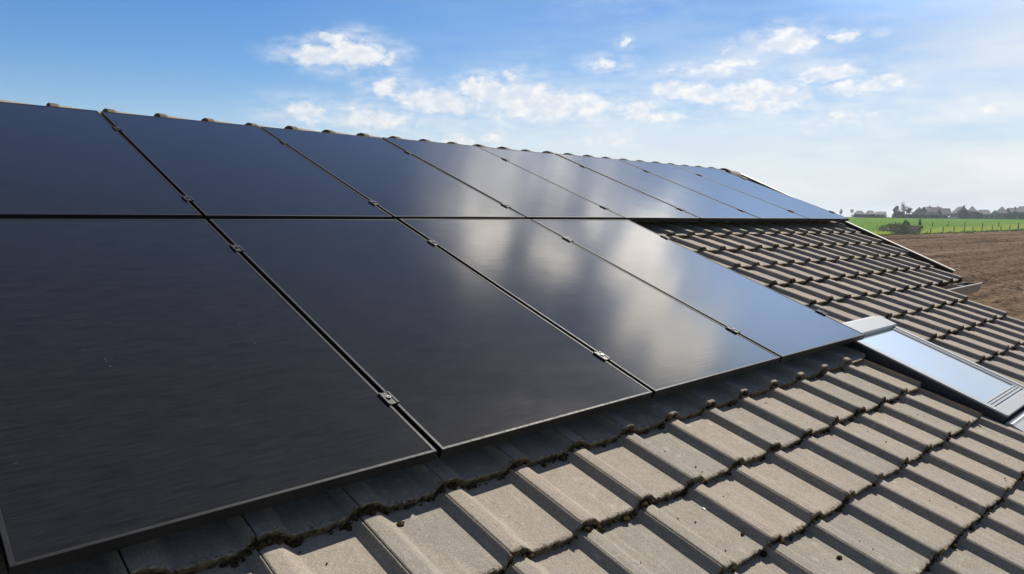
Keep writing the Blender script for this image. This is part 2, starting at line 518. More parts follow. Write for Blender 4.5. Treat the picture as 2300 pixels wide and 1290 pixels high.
def tile_courses(noses, umin_n, umax_n, coarse=False):
    prof = PROF[[1, 3, 6, 9, 10, 18, 27, 29, 33, 35]] if coarse else PROF
    NU = len(prof)
    Vs, Fs, tone, nose = [], [], [], []
    base = 0
    for vn in noses:
        for n in range(umin_n, umax_n):
            u0, u1 = roll_u(n), roll_u(n + 1)
            if vn > 0.5 and u0 > verge(vn + 0.3) - 0.02:
                continue
            if vn < 0.5 and u0 > 6.47:
                continue
            hole = (-0.80 < vn < -0.05) and not coarse
            if hole and u0 > 3.26 and u1 < 4.22:
                continue
            s = (u1 - u0) / 0.3007
            dv, dh, tw = rng.normal(0, .0028), rng.normal(0, .0010), rng.normal(0, .004)
            jag = rng.normal(0, .0016, NU) + 0.0028 * np.sin(np.linspace(0, rng.uniform(3, 9), NU) + rng.uniform(0, 6))
            U = u0 + prof[:, 0] * s
            rows = []
            ls = LONG if not coarse else [0.0, 0.01, 0.362]
            for k, L in enumerate(ls):
                fall = (1 - L / .343) * .033 - .150
                drop = (0.0038 if k == 0 else (0.0012 if k == 1 else 0.0))
                h = fall + prof[:, 1] + dh - drop + tw * (prof[:, 0] - .15)
                vv = vn + dv + L + (jag if k == 0 else jag * (1 - min(1, L / .015)))
                h = h + (rng.normal(0, .0007, NU) if k < 3 else 0)
                rows.append(np.stack([U, np.broadcast_to(vv, U.shape), h], 1))
            # nose face down to the underside
            under = rows[0].copy()
            under[:, 1] += .003 + rng.normal(0, .0022, NU)
            under[:, 2] -= .017 + np.abs(rng.normal(0, .0015, NU))
            under2 = rows[0].copy()
            under2[:, 1] += .006 + rng.normal(0, .002, NU)
            under2[:, 2] -= .0335 + rng.normal(0, .0016, NU)
            under3 = under2.copy()
            under3[:, 1] += .05
            allr = [under3, under2, under] + rows
            P = np.concatenate(allr)
            if vn > 0.5:
                lim = verge(P[:, 1])
                P[:, 2] = np.where(P[:, 0] > lim, P[:, 2] - np.tile(prof[:, 1], len(allr)) - .004, P[:, 2])
                P[:, 0] = np.minimum(P[:, 0], lim)
            else:
                P[:, 0] = np.minimum(P[:, 0], 6.52)
            if hole:
                if (u0 + u1) / 2 < 3.75:
                    P[:, 0] = np.minimum(P[:, 0], 3.295)
                else:
                    P[:, 0] = np.maximum(P[:, 0], 4.205)
            m = len(allr)
            idx = np.arange(m * NU).reshape(m, NU) + base
            F = np.stack([idx[:-1, :-1], idx[:-1, 1:], idx[1:, 1:], idx[1:, :-1]], -1).reshape(-1, 4)
            Vs.append(P)
            Fs.append(F)
            base += m * NU
            tone.append(np.full(m * NU, float(np.clip(rng.normal(.5, .36), 0, 1))))
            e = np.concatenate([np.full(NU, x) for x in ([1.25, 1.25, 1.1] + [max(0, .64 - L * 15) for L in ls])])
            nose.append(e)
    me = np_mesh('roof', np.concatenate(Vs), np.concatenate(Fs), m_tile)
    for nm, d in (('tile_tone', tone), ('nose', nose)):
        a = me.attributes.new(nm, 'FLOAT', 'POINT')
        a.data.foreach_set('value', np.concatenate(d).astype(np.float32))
    return me


noses = [V_EAVE - GAUGE * k for k in range(9)] + [V_EAVE + GAUGE * k for k in range(1, 11)]
roof = link('roof', tile_courses(noses, -8, 31), house, None, (0, 0, SKEW))

# moss that has gathered in the joints under the tile noses
MOSS_V, MOSS_F = [], []
ico = bmesh.new()
bmesh.ops.create_icosphere(ico, subdivisions=1, radius=1)
ico.verts.index_update()
IV = np.array([v.co[:] for v in ico.verts])
IF = np.array([[v.index for v in f.verts] for f in ico.faces])
ico.free()


def roll_h(du):
    return np.interp(du, PROF[:, 0], PROF[:, 1])


mb = 0
for vn in noses:
    if vn > 2.3:
        continue
    for n in range(-8, 27):
        u0, u1 = roll_u(n), roll_u(n + 1)
        if u0 > (verge(vn) - .1 if vn > .5 else 6.4):
            continue
        if -0.80 < vn < -0.05 and u0 > 3.0 and u1 < 4.4:
            continue
        cnt = rng.integers(12, 34) if vn < 1.3 else rng.integers(1, 5)
        cnt = int(cnt * rng.choice([.25, .6, 1.0, 1.7]))
        if -0.2 < vn < -0.05 and n < 3:
            cnt += 16
        for _ in range(cnt):
            du = rng.choice([rng.uniform(0, .30), rng.normal(.275, .02), rng.normal(.04, .03)])
            du = float(np.clip(du, .004, .297))
            h = -.150 + roll_h(du) + rng.uniform(-.004, .014)
            r = rng.uniform(.0028, .0082) * (1.55 if rng.random() < .22 else 1)
            sc3 = r * rng.uniform(.6, 1.5, 3) * np.array([1.25, 1, .8])
            P = IV * sc3 * rng.uniform(.75, 1.3, (len(IV), 1)) + np.array([u0 + du * (u1 - u0) / .3007, vn + .001 - abs(rng.normal(.002, .0045)), h])
            MOSS_V.append(P)
            MOSS_F.append(IF + mb)
            mb += len(IV)
# loose crumbs lying in the pans
for _ in range(420):
    n = int(rng.integers(-6, 22))
    vn = float(rng.choice(noses[:9]))
    L = rng.uniform(.02, .33)
    du = rng.choice([rng.uniform(.11, .26), rng.normal(.108, .006)])
    u = roll_u(n) + du
    v = vn + L
    if 3.2 < u < 4.3 and -1.0 < v < .3:
        continue
    if u > 6.4:
        continue
    h = -.150 + (1 - L / .343) * .033 + .002
    r = rng.uniform(.0012, .0036)
    MOSS_V.append(IV * r * rng.uniform(.6, 1.4, 3) + np.array([u, v, h]))
    MOSS_F.append(IF + mb)
    mb += len(IV)
moss = link('moss', np_mesh('moss', np.concatenate(MOSS_V), np.concatenate(MOSS_F), m_moss), roof)
tag(moss, kind='stuff')

# dark battens and felt under the tiles
d = MB()
for u0, u1, v0, v1 in ((-2.7, 6.40, -2.15, V_EAVE), (-2.7, 7.35, V_EAVE + .02, V_RIDGE)):
    k = 0.9 if u1 > 6.5 else 0
    for z0, z1 in ((-.215, -.195),):
        a = [(u0, v0, z0), (u1, v0, z0), (u1 + k * (v1 - v0) * .345, v1, z0), (u0, v1, z0)]
        d.add(a + [(x, y, z1) for x, y, z in a], [(0, 1, 2, 3), (4, 5, 6, 7), (0, 1, 5, 4), (1, 2, 6, 5), (2, 3, 7, 6), (3, 0, 4, 7)])
d.build('roof_deck', m_deck, house)

# rear slope: the same courses turned about the ridge
back = link('rear_roof', tile_courses([0.60 + GAUGE * k for k in range(11)], -8, 31, True), house)
ap = Vector((0, V_RIDGE, -.135))
M = Matrix.Translation(ap) @ Matrix.Rotation(-2 * PHI, 4, 'X') @ Matrix.Diagonal((1, -1, 1, 1)) @ Matrix.Translation(-ap)
back.data.transform(M)
back.data.flip_normals()

# ridge tiles: tapered half-rounds, the wide collar end towards the near gable
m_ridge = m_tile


def ridge_tile_mesh():
    vs, fs = [], []
    st = [(0.0, .108), (0.0, .128), (.055, .127), (.060, .120), (.40, .103), (.40, .088), (.0, .106)]
    seg = 20
    A = R(112)
    for x, r in st:
        for k in range(seg + 1):
            a = -A + 2 * A * k / seg
            q = r * (1 + rng.normal(0, .006))
            vs.append((x, math.sin(a) * q * 1.12, math.cos(a) * q - .045))
    for i in range(len(st) - 1):
        for k in range(seg):
            p = i * (seg + 1) + k
            fs.append((p, p + 1, p + seg + 2, p + seg + 1))
    me = mesh_from('ridge_tile', vs, fs, m_ridge)
    bm = bmesh.new()
    bm.from_mesh(me)
    bmesh.ops.recalc_face_normals(bm, faces=bm.faces[:])
    bm.to_mesh(me)
    bm.free()
    at = me.attributes.new('tile_tone', 'FLOAT', 'POINT')
    at.data.foreach_set('value', np.full(len(me.vertices), .35, np.float32))
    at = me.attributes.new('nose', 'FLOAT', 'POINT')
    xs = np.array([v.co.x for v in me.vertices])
    at.data.foreach_set('value', np.where(xs < .01, 1.2, np.where(xs < .058, .52, .12)).astype(np.float32))  # shade of the end ring and collar put into the colour through this attribute
    return me


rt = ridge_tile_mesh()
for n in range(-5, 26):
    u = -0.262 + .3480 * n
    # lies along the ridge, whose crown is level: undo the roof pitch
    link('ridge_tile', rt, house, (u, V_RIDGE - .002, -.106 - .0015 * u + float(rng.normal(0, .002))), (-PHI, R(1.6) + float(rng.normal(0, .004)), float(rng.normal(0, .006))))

# verge board with its pale capping, and the trough beside the tiles
bb = MB()
cpg = MB()
v0, v1 = .70, V_RIDGE + .02


def skew_bar(mb_, du0, du1, h0, h1, va, vb):
    a = [(verge(va) + du0, va, h0), (verge(va) + du1, va, h0), (verge(vb) + du1, vb, h0), (verge(vb) + du0, vb, h0)]
    mb_.add(a + [(x, y, h1) for x, y, z in a], [(0, 3, 2, 1), (4, 5, 6, 7), (0, 1, 5, 4), (1, 2, 6, 5), (2, 3, 7, 6), (3, 0, 4, 7)])


skew_bar(bb, .105, .135, -.33, -.090, v0, v1)
skew_bar(bb, .012, .105, -.190, -.178, v0, v1)
barge = bb.build('barge_board', m_barge, house)
skew_bar(cpg, .095, .150, -.0895, -.080, v0 - .01, v1)
cpg.build('capping', m_capping, barge)

# half-round gutter under the eave of the far strip
GU0, GU1 = 6.30, 7.94
gc = rp(0, .535, -.178)


def to_local(y, z):
    """world y,z -> roof v,h"""
    return y * CP + z * SP, -y * SP + z * CP


gy, gz = gc.y, gc.z
prof = []
for k in range(13):
    a = math.pi * k / 12
    prof.append((gy + math.cos(a) * .078, gz - math.sin(a) ** .7 * .112))
outer = prof + [(gy + math.cos(math.pi * k / 12) * .075, gz - abs(math.sin(math.pi * k / 12)) ** .7 * .109) for k in range(12, -1, -1)]
g = MB()
g.extrude([to_local(*p) for p in outer], 'x', GU0, GU1)
gut = g.build('gutter', m_gutter, house)
lipm = MB()
ly, lz = gy - .083, gz + .002
lipm.tube([(GU0, *to_local(ly, lz)), (GU1, *to_local(ly, lz))], .0085, 8)
lipm.build('lip', m_capping, gut)
em = MB()
cap = [to_local(*p) for p in prof]
em.extrude(cap, 'x', GU1 - .004, GU1 + .004)
em.build('end_cap', m_gutter, gut)
for bu in (6.55, 7.30):
    s = MB()
    s.add([(bu, *to_local(gy - .08, gz + .006)), (bu + .025, *to_local(gy - .08, gz + .006)), (bu + .025, *to_local(gy + .075, gz + .012)), (bu, *to_local(gy + .075, gz + .012)),
           (bu, *to_local(gy - .08, gz + .009)), (bu + .025, *to_local(gy - .08, gz + .009)), (bu + .025, *to_local(gy + .075, gz + .015)), (bu, *to_local(gy + .075, gz + .015))],
          [(0, 3, 2, 1), (4, 5, 6, 7), (0, 1, 5, 4), (1, 2, 6, 5), (2, 3, 7, 6), (3, 0, 4, 7)])
    s.build('gutter_strap', m_alu, gut)

# walls below the roof, down to the ground
wl = MB()


def wall_seg(x0, y0, x1, y1, th=.25):
    """vertical wall between two plan points, up to the underside of the roof"""
    yr = rp(0, V_RIDGE, -.23).y
    zr = rp(0, V_RIDGE, -.23).z

    def top(y):
        return zr - abs(y - yr) * math.tan(PHI) - .02
    steps = 2
    dx, dy = x1 - x0, y1 - y0
    L = math.hypot(dx, dy)
    nx, ny = -dy / L * th, dx / L * th
    pts = [0, 1]
    if (y0 - yr) * (y1 - yr) < 0:
        pts = [0, (yr - y0) / dy, 1]
    for a, b_ in zip(pts[:-1], pts[1:]):
        q = [(x0 + dx * a, y0 + dy * a), (x0 + dx * b_, y0 + dy * b_)]
        q2 = [(x + nx, y + ny) for x, y in q]
        vs = []
        for (x, y) in q + q2[::-1]:
            vs.append((x, *to_local(y, -2.95)))
        for (x, y) in q + q2[::-1]:
            vs.append((x, *to_local(y, top(y))))
        wl.add(vs, [(0, 3, 2, 1), (4, 5, 6, 7), (0, 1, 5, 4), (1, 2, 6, 5), (2, 3, 7, 6), (3, 0, 4, 7)])


yb = 2 * rp(0, V_RIDGE, -.23).y
wall_seg(-2.3, -1.55, 6.2, -1.55)
wall_seg(6.2, -1.55, 6.2, .95)
wall_seg(6.2, .95, 7.25, .95)
wall_seg(7.25, .95, 8.7, 4.1)
wall_seg(8.7, 4.1, 8.7, yb - 1.0)
wall_seg(8.7, yb - 1.0, -2.3, yb - 1.0)
wall_seg(-2.3, yb - 1.0, -2.3, -1.55)
wl.build('wall', m_render, house)

# skylight ------------------------------------------------------------
SU0, SU1, SV0, SV1 = 3.372, 4.132, -.868, .190
sky_e = link('skylight', None, house)
HT = -.058
s = MB()
s.box(SU0, SU0 + .03, SV0, SV1, -.185, HT - .004, .002)
s.box(SU1 - .03, SU1, SV0, SV1, -.185, HT - .004, .002)
s.box(SU0 + .03, SU1 - .03, SV0, SV0 + .03, -.185, HT - .004, .002)
s.box(SU0 + .03, SU1 - .03, SV1 - .03, SV1, -.185, HT - .004, .002)
fr = s.build('frame', m_dark, sky_e)
s = MB()
s.box(SU0 - .002, SU0 + .048, SV0 + .002, SV1 - .12, HT - .012, HT, .003)        # left cover
s.build('side_cover', m_alu, sky_e)
s = MB()
s.box(SU1 - .030, SU1 + .006, SV0 + .002, SV1 - .12, HT - .012, HT + .004, .003)
s.build('side_cover', m_alu, sky_e)
s = MB()
s.box(SU1 - .052, SU1 - .036, SV0 + .06, SV1 - .12, HT - .014, HT - .001, .002)
s.box(SU1 - .070, SU1 - .058, SV0 + .06, SV1 - .12, HT - .014, HT - .003, .002)
s.box(SU0 + .054, SU0 + .062, SV0 + .09, SV1 - .12, HT - .014, HT - .004, .0015)
for k, (a, bq) in enumerate(((.084, .098), (.104, .116), (.122, .132))):
    s.box(SU0 + .05, SU1 - .036, SV0 + a, SV0 + bq, HT - .014, HT - .002 - .001 * k, .002)
s.build('sash', m_alu, sky_e)
s = MB()
s.box(SU0 + .004, SU1 - .004, SV0 - .004, SV0 + .074, HT - .013, HT + .001, .004)
s.build('bottom_cover', m_alu, sky_e)
s = MB()
s.box(SU0 + .03, SU1 - .03, SV0 + .03, SV1 - .10, HT - .030, HT - .010)
s.build('glass', m_pane, sky_e)
s = MB()
s.box(SU0 + .030, SU1 - .030, SV0 + .03, SV1 - .12, HT - .040, HT - .031)
s.build('seal', m_seal, sky_e)
s = MB()
s.extrude([(SV1 - .135, HT - .02), (SV1 - .135, HT + .012), (SV1 - .128, HT + .020), (SV1 - .004, HT + .022), (SV1 + .012, HT + .012), (SV1 + .014, HT - .02)], 'x', SU0 - .006, SU1 + .012)
s.build('hood', m_alu, sky_e)
s = MB()
s.box(SU0 - .004, SU1 + .01, SV1 + .014, SV1 + .034, HT - .07, HT + .004, .003)
s.box(SU1 + .006, SU1 + .072, SV0 - .02, SV1 + .02, -.168, -.160)
s.box(SU1 + .060, SU1 + .066, SV0 - .02, SV1 + .02, -.160, -.128)
s.box(SU0 - .085, SU0 - .002, SV0 - .02, SV1 + .02, -.172, -.164)
# apron below the window, ribbed
s.extrude([(SV0 - .001, -.150), (SV0 - .012, -.092), (SV0 - .022, -.088), (SV0 - .030, -.093), (SV0 - .040, -.089), (SV0 - .052, -.095), (SV0 - .15, -.103), (SV0 - .15, -.107), (SV0 - .002, -.160)], 'x', SU0 - .004, SU1 + .08)
s.build('flashing', m_flash, sky_e)

# ------------------------------------------------------------------ solar panels
PW = 1.134
GAP = .020
W_ = PW - GAP
ROWS = {'lower': (0.0, 2.040), 'upper': (2.0868, 2.0208)}
RAIL_V = {'lower': (.31, 1.655), 'upper': (2.325 - 2.0868, 3.655 - 2.0868)}


def rect(u0, u1, v0, v1, h):
    return [(u0, v0, h), (u1, v0, h), (u1, v1, h), (u0, v1, h)]


def frame_mesh(L):
    loops = [rect(0, W_, 0, L, -.035), rect(0, W_, 0, L, -.0012), rect(.0012, W_ - .0012, .0012, L - .0012, 0),
             rect(.0105, W_ - .0105, .0105, L - .0105, 0), rect(.0115, W_ - .0115, .0115, L - .0115, -.0010), rect(.0115, W_ - .0115, .0115, L - .0115, -.0065),
             rect(.004, W_ - .004, .004, L - .004, -.0065), rect(.004, W_ - .004, .004, L - .004, -.033), rect(.026, W_ - .026, .026, L - .026, -.033), rect(.026, W_ - .026, .026, L - .026, -.035)]
    m = MB()
    vs = [p for l in loops for p in l]
    fs = []
    n = len(loops)
    for i in range(n):
        j = (i + 1) % n
        for k in range(4):
            k2 = (k + 1) % 4
            fs.append((i * 4 + k, i * 4 + k2, j * 4 + k2, j * 4 + k))
    m.add(vs, fs)
    return m.mesh('frame', m_frame)


def glass_mesh(L):
    m = MB()
    m.box(.0116, W_ - .0116, .0116, L - .0116, -.0063, -.0017)
    return m.mesh('panel_glass', m_glass)


def clamp_mesh():
    m = MB()
    m.box(-.021, .021, -.036, .036, .0006, .0042, .0012)
    m.box(-.021, -.0125, -.036, .036, .0035, .0072, .0012)
    m.box(.0125, .021, -.036, .036, .0035, .0072, .0012)
    m.box(-.0085, .0085, -.030, .030, -.033, .0010)
    return m.mesh('clamp', m_clamp)


def bolt_mesh():
    bm = bmesh.new()
    seg = 18
    rings = [(.0085, .0042), (.0085, .0098), (.0075, .0108), (.0042, .0108), (.0042, .0062)]
    vs = []
    for r, z in rings:
        vs.append([bm.verts.new((r * math.cos(2 * math.pi * k / seg), r * math.sin(2 * math.pi * k / seg), z)) for k in range(seg)])
    for a, b_ in zip(vs[:-1], vs[1:]):
        for k in range(seg):
            bm.faces.new((a[k], a[(k + 1) % seg], b_[(k + 1) % seg], b_[k]))
    bm.faces.new(vs[-1])
    m = MB()
    m.bm(bm)
    return m.mesh('bolt', m_bolt)


FM = {k: frame_mesh(v[1]) for k, v in ROWS.items()}
GM = {k: glass_mesh(v[1]) for k, v in ROWS.items()}
CM, BM_ = clamp_mesh(), bolt_mesh()
ORD = ['leftmost', 'second from the left', 'third from the left', 'fourth from the left', 'fifth from the left', 'sixth from the left', 'seventh from the left', 'rightmost']
lower_lab = {-2: 'sliver of a black solar panel cut off at the extreme bottom left corner',
             -1: 'large dark black solar panel filling the bottom left, lower row',
             0: 'black solar panel in the lower row between the bottom left panel and the cloud reflections',
             1: 'black solar panel in the lower row, third full one, mirroring small bright clouds',
             2: 'black solar panel at the right end of the lower row, corner over the skylight'}
upper_lab = ['dark black solar panel at the left end of the upper row below the ridge',
             'dark blue looking solar panel, second from the left in the upper row',
             'solar panel third from the left in the upper row below the ridge',
             'solar panel fourth from the left in the upper row, faint cloud streaks mirrored',
             'solar panel fifth from the left in the upper row, above the last lower panel',
             'pale blue mirroring solar panel, third from the right end of the upper row',
             'pale blue mirroring solar panel, next to last at the right of the upper row',
             'pale blue mirroring solar panel at the far right end of the upper row']
for row, ks in (('lower', range(-2, 3)), ('upper', range(-1, 7))):
    for k in ks:
        lab = lower_lab[k] if row == 'lower' else upper_lab[k + 1]
        v0 = ROWS[row][0]
        p = thing('solar_panel', lab, 'solar panel', rp(k * PW + GAP / 2, v0, float(rng.normal(0, .0006))), (PHI + float(rng.normal(0, .0008)), float(rng.normal(0, .0010)), 0), 'black solar panels on the tiled roof')
        link('frame', FM[row], p)
        link('panel_glass', GM[row], p)
        for rv in RAIL_V[row]:
            c_ = link('clamp', CM, p, (W_ + GAP / 2, rv, 0))
            link('bolt', BM_, c_, (0, 0, 0))

# mounting rails with their roof hooks
RH0, RH1 = -.0775, -.0352
rails = [('lower', .31, -2.3, 3.46, 'aluminium rail under the lower panels near their bottom edge'),
         ('lower', 1.655, -2.3, 3.46, 'aluminium rail under the lower panels near the middle seam'),
         ('upper', 2.325, -1.2, 7.98, 'aluminium rail on hooks just above the bottom edge of the upper panels'),
         ('upper', 3.655, -1.2, 7.98, 'aluminium rail under the upper panels near the ridge')]
rail_meshes = {}
for row, rv, u0, u1, lab in rails:
    p = thing('mounting_rail', lab, 'mounting rail', rp(u0, rv, 0), ROOF_ROT, 'rails carrying the solar panels')
    m = MB()
    L = u1 - u0
    m.extrude([(-.02, RH0), (.02, RH0), (.02, RH1), (.007, RH1), (.007, RH1 - .012), (-.007, RH1 - .012), (-.007, RH1), (-.02, RH1)], 'x', 0, L)
    m.build('rail', m_rail, p)
    u = -2.27 + .0
    hm = MB()
    hm.box(-.016, .016, -.028, -.021, -.130, RH1 - .004, .001)
    hm.box(-.016, .016, -.028, .30, -.1345, -.129, .001)
    hm.box(-.019, .019, -.036, -.020, RH0 - .012, RH1 - .006, .001)
    hmesh = hm.mesh('roof_hook', m_rail)
    k = 0
    while True:
        uu = 4.02 + 1.42 * (k - 5) if row == 'upper' else -1.9 + 1.2 * k
        k += 1
        if uu > u1 - .05:
            break
        if uu < u0 + .05:
            continue
        link('roof_hook', hmesh, p, (uu - u0, 0, 0))

# ------------------------------------------------------------------ bits lying on the tiles
def blob(r, sx, sy, sz, seed):
    q = np.random.default_rng(seed)
    bm = bmesh.new()
    bmesh.ops.create_icosphere(bm, subdivisions=2, radius=r)
    for v in bm.verts:
        f = q.uniform(.65, 1.3)
        v.co = Vector((v.co.x * sx * f, v.co.y * sy * f, max(v.co.z * sz * f, -r * .4)))
    m = MB()
    m.bm(bm)
    return m


def on_tile(vn, n, du, L, extra=0.0):
    return rp(roll_u(n) + du, vn + L + SKEW * (roll_u(n) + du), -.150 + (1 - L / .343) * .033 + float(roll_h(np.array([du]))[0]) + extra)


def nose_of(k):
    return V_EAVE - GAUGE * k


def tile_h(u, v):
    """height of the tile surface at roof position u, v (v already in the course grid)"""
    n = max(k for k in range(-8, 30) if roll_u(k) <= u)
    vn = max(q_ for q_ in noses if q_ <= v)
    L = v - vn
    return -.150 + (1 - L / .343) * .033 + float(np.interp(u - roll_u(n), PROF[:, 0], PROF[:, 1]))


for u, v, r, lab in ((1.128, -.887, .0105, 'oval black moss clump on a sunlit tile at the bottom centre of the roof'),
                     (.861, -.651, .0075, 'small round black moss clump just up the roof from the larger oval one'),
                     (2.245, -.398, .013, 'brown moss lump hanging from a tile edge near the skylight'),
                     (-.184, -.110, .011, 'dark green moss clump at the shadow edge below the second lower panel')):
    m = blob(r, 1.35, .8, .7, int(u * 100) + 40)
    o = link('moss_clump', m.mesh('moss_clump', m_moss), None, rp(u, v + SKEW * u, tile_h(u, v) + r * .25), ROOF_ROT)
    tag(o, lab, 'moss clump')
# curled dry leaf caught under a tile edge
bm = bmesh.new()
gridv = [[bm.verts.new(((i - 4) * .0042, (j - 2) * .0055 * (1 - abs(i - 4) / 5.2), .010 * ((j - 2) / 2) ** 2 + .006 * math.sin(i * .8))) for j in range(5)] for i in range(9)]
for i in range(8):
    for j in range(4):
        bm.faces.new((gridv[i][j], gridv[i + 1][j], gridv[i + 1][j + 1], gridv[i][j + 1]))
bmesh.ops.solidify(bm, geom=bm.faces[:], thickness=.0008)
m = MB()
m.bm(bm)
o = link('dry_leaf', m.mesh('dry_leaf', m_leaf_dry), None, rp(2.234, -1.085 + SKEW * 2.234, tile_h(2.234, -1.085) + .003), (PHI, 0, .5))
tag(o, 'curled dry brown leaf caught under a tile edge at the lower right', 'leaf')
m = MB()
m.add([(-.005, -.004, 0), (.006, -.003, 0), (.001, .008, .001), (-.005, -.004, .002), (.006, -.003, .002), (.001, .008, .003)], [(0, 2, 1), (3, 4, 5), (0, 1, 4, 3), (1, 2, 5, 4), (2, 0, 3, 5)])
o = link('white_chip', m.mesh('white_chip', m_chip), None, rp(.863, -.492 + SKEW * .863, tile_h(.863, -.492) + .001), ROOF_ROT)
tag(o, 'tiny white triangular chip lying on a tile at the bottom centre', 'chip')

# ------------------------------------------------------------------ terrain
A72 = R(72)
SX, SY = math.sin(A72), math.cos(A72)             # s axis runs away from the house, t to its right
TX, TY = math.cos(A72), -math.sin(A72)


def smooth(a, b_, x):
    q = np.clip((x - a) / (b_ - a), 0, 1)
    return q * q * (3 - 2 * q)


def zg(s):
    return -2.9 + 3.0 * smooth(150., 430., s)


def st(s, t_):
    return np.array([s * SX + t_ * TX, s * SY + t_ * TY])


# ground sheet
sv = np.concatenate([np.linspace(-900, -60, 10), np.linspace(-40, 140, 10), np.linspace(150, 440, 30), np.linspace(460, 900, 6), [1150]])
tv_ = np.concatenate([np.linspace(-900, -300, 6), np.linspace(-200, 200, 21), np.linspace(300, 900, 6)])
SS, TT = np.meshgrid(sv, tv_, indexing='ij')
XY = st(SS, TT)
Z = zg(SS)
Vg = np.stack([XY[0], XY[1], Z], -1).reshape(-1, 3)
ni, nj = SS.shape
I = np.arange(ni * nj).reshape(ni, nj)
Fg = np.stack([I[:-1, :-1], I[:-1, 1:], I[1:, 1:], I[1:, :-1]], -1).reshape(-1, 4)[:, ::-1]

m_green, t, b = material('young_crop_green')
oc = t.n.new('ShaderNodeTexCoord').outputs['Object']
rows_ = t.noise(t.vmath('MULTIPLY', oc, (.05, .05, 1)), 1.0, 5, 0.6)
fine = t.noise(oc, .55, 6, 0.7)
rotm = t.n.new('ShaderNodeMapping')
rotm.inputs['Rotation'].default_value = (0, 0, R(18))
t.put(rotm.inputs['Vector'], oc)
strip = t.noise(t.vmath('MULTIPLY', rotm.outputs[0], (.16, .012, 1)), 1.0, 4, 0.6)
c = t.mix(t.mapr(rows_, .35, .65), (0.060, 0.130, 0.010), (0.095, 0.175, 0.018))
c = t.mix(t.mapr(strip, .4, .65, 0, .6), c, (0.10, 0.175, 0.035))
c = t.mix(t.mapr(fine, .45, .8, 0, .6), c, (0.035, 0.085, 0.012))
# paler, yellower rough meadow between the two fences and the ploughed land
mb_ = t.math('SUBTRACT', t.vmath('DOT_PRODUCT', oc, (-.366 * SX + .93 * TX, -.366 * SY + .93 * TY, 0)), 137.0 * -.366 - 2.9 * .93)
mead = t.mapr(t.math('ADD', mb_, t.math('MULTIPLY', rows_, 14)), -20, -15)
c = t.mix(t.math('MULTIPLY', mead, .85), c, t.mix(t.mapr(fine, .3, .7), (0.095, 0.150, 0.012), (0.20, 0.225, 0.035)))
t.put(b.inputs['Base Color'], c)
b.inputs['Roughness'].default_value = 0.95
b.inputs['Specular IOR Level'].default_value = 0.0
t.put(b.inputs['Normal'], t.bump(fine, 0.6, 0.25))
grd = link('green_field', np_mesh('green_field', Vg, Fg, m_green, True))
tag(grd, 'bright green crop field rising gently to the village', 'field', None, 'structure')

# ploughed field: furrows along e1, laid over the ground
E1 = (0.93, 0.366)
E2 = (-0.366, 0.93)
O_S, O_T = 137.0, -2.9


def ab(a, b_):
    s = O_S + a * E1[0] + b_ * E2[0]
    t_ = O_T + a * E1[1] + b_ * E2[1]
    return s, t_


m_soil, t, b = material('ploughed_soil')
oc = t.n.new('ShaderNodeTexCoord').outputs['Object']
big = t.noise(oc, .035, 4, .6)
mid = t.noise(oc, .9, 5, .7)
cl = t.noise(oc, 5.5, 4, .7)
c = t.mix(t.mapr(mid, .3, .7), (0.076, 0.051, 0.033), (0.150, 0.106, 0.070))
c = t.mix(t.mapr(big, .35, .65, 0, .5), c, (0.135, 0.095, 0.072))
E2W = (E2[0] * SX + E2[1] * TX, E2[0] * SY + E2[1] * TY, 0)
E1W = (E1[0] * SX + E1[1] * TX, E1[0] * SY + E1[1] * TY, 0)
pb_ = t.vmath('DOT_PRODUCT', oc, E2W)
pa_ = t.vmath('DOT_PRODUCT', oc, E1W)
till = t.noise(t.comb(t.math('MULTIPLY', pb_, .62), t.math('MULTIPLY', pa_, .022), 0), 1.0, 4, .65)
c = t.mix(t.mapr(till, .38, .50, .85, 0), c, (0.042, 0.026, 0.017))  # furrow shading painted as dark and pale lines; relief alone shades too weakly
c = t.mix(t.mapr(till, .54, .68, 0, .5), c, (0.23, 0.165, 0.115))
c = t.mix(t.mapr(cl, .52, .70, 0, .8), c, (0.27, 0.19, 0.125))
c = t.mix(t.mapr(cl, .30, .42, .6, 0), c, (0.045, 0.026, 0.018))
t.put(b.inputs['Base Color'], c)
b.inputs['Roughness'].default_value = 1.0
b.inputs['Specular IOR Level'].default_value = 0.0
t.put(b.inputs['Normal'], t.bump(cl, .8, .12))


def vnoise(x, y, seed):
    """cheap tileable value noise"""
    q = np.random.default_rng(seed).random((256, 256))
    xi, yi = np.floor(x).astype(int), np.floor(y).astype(int)
    fx, fy = x - xi, y - yi
    fx, fy = fx * fx * (3 - 2 * fx), fy * fy * (3 - 2 * fy)
    g00, g10 = q[xi % 256, yi % 256], q[(xi + 1) % 256, yi % 256]
    g01, g11 = q[xi % 256, (yi + 1) % 256], q[(xi + 1) % 256, (yi + 1) % 256]
    return (g00 * (1 - fx) + g10 * fx) * (1 - fy) + (g01 * (1 - fx) + g11 * fx) * fy


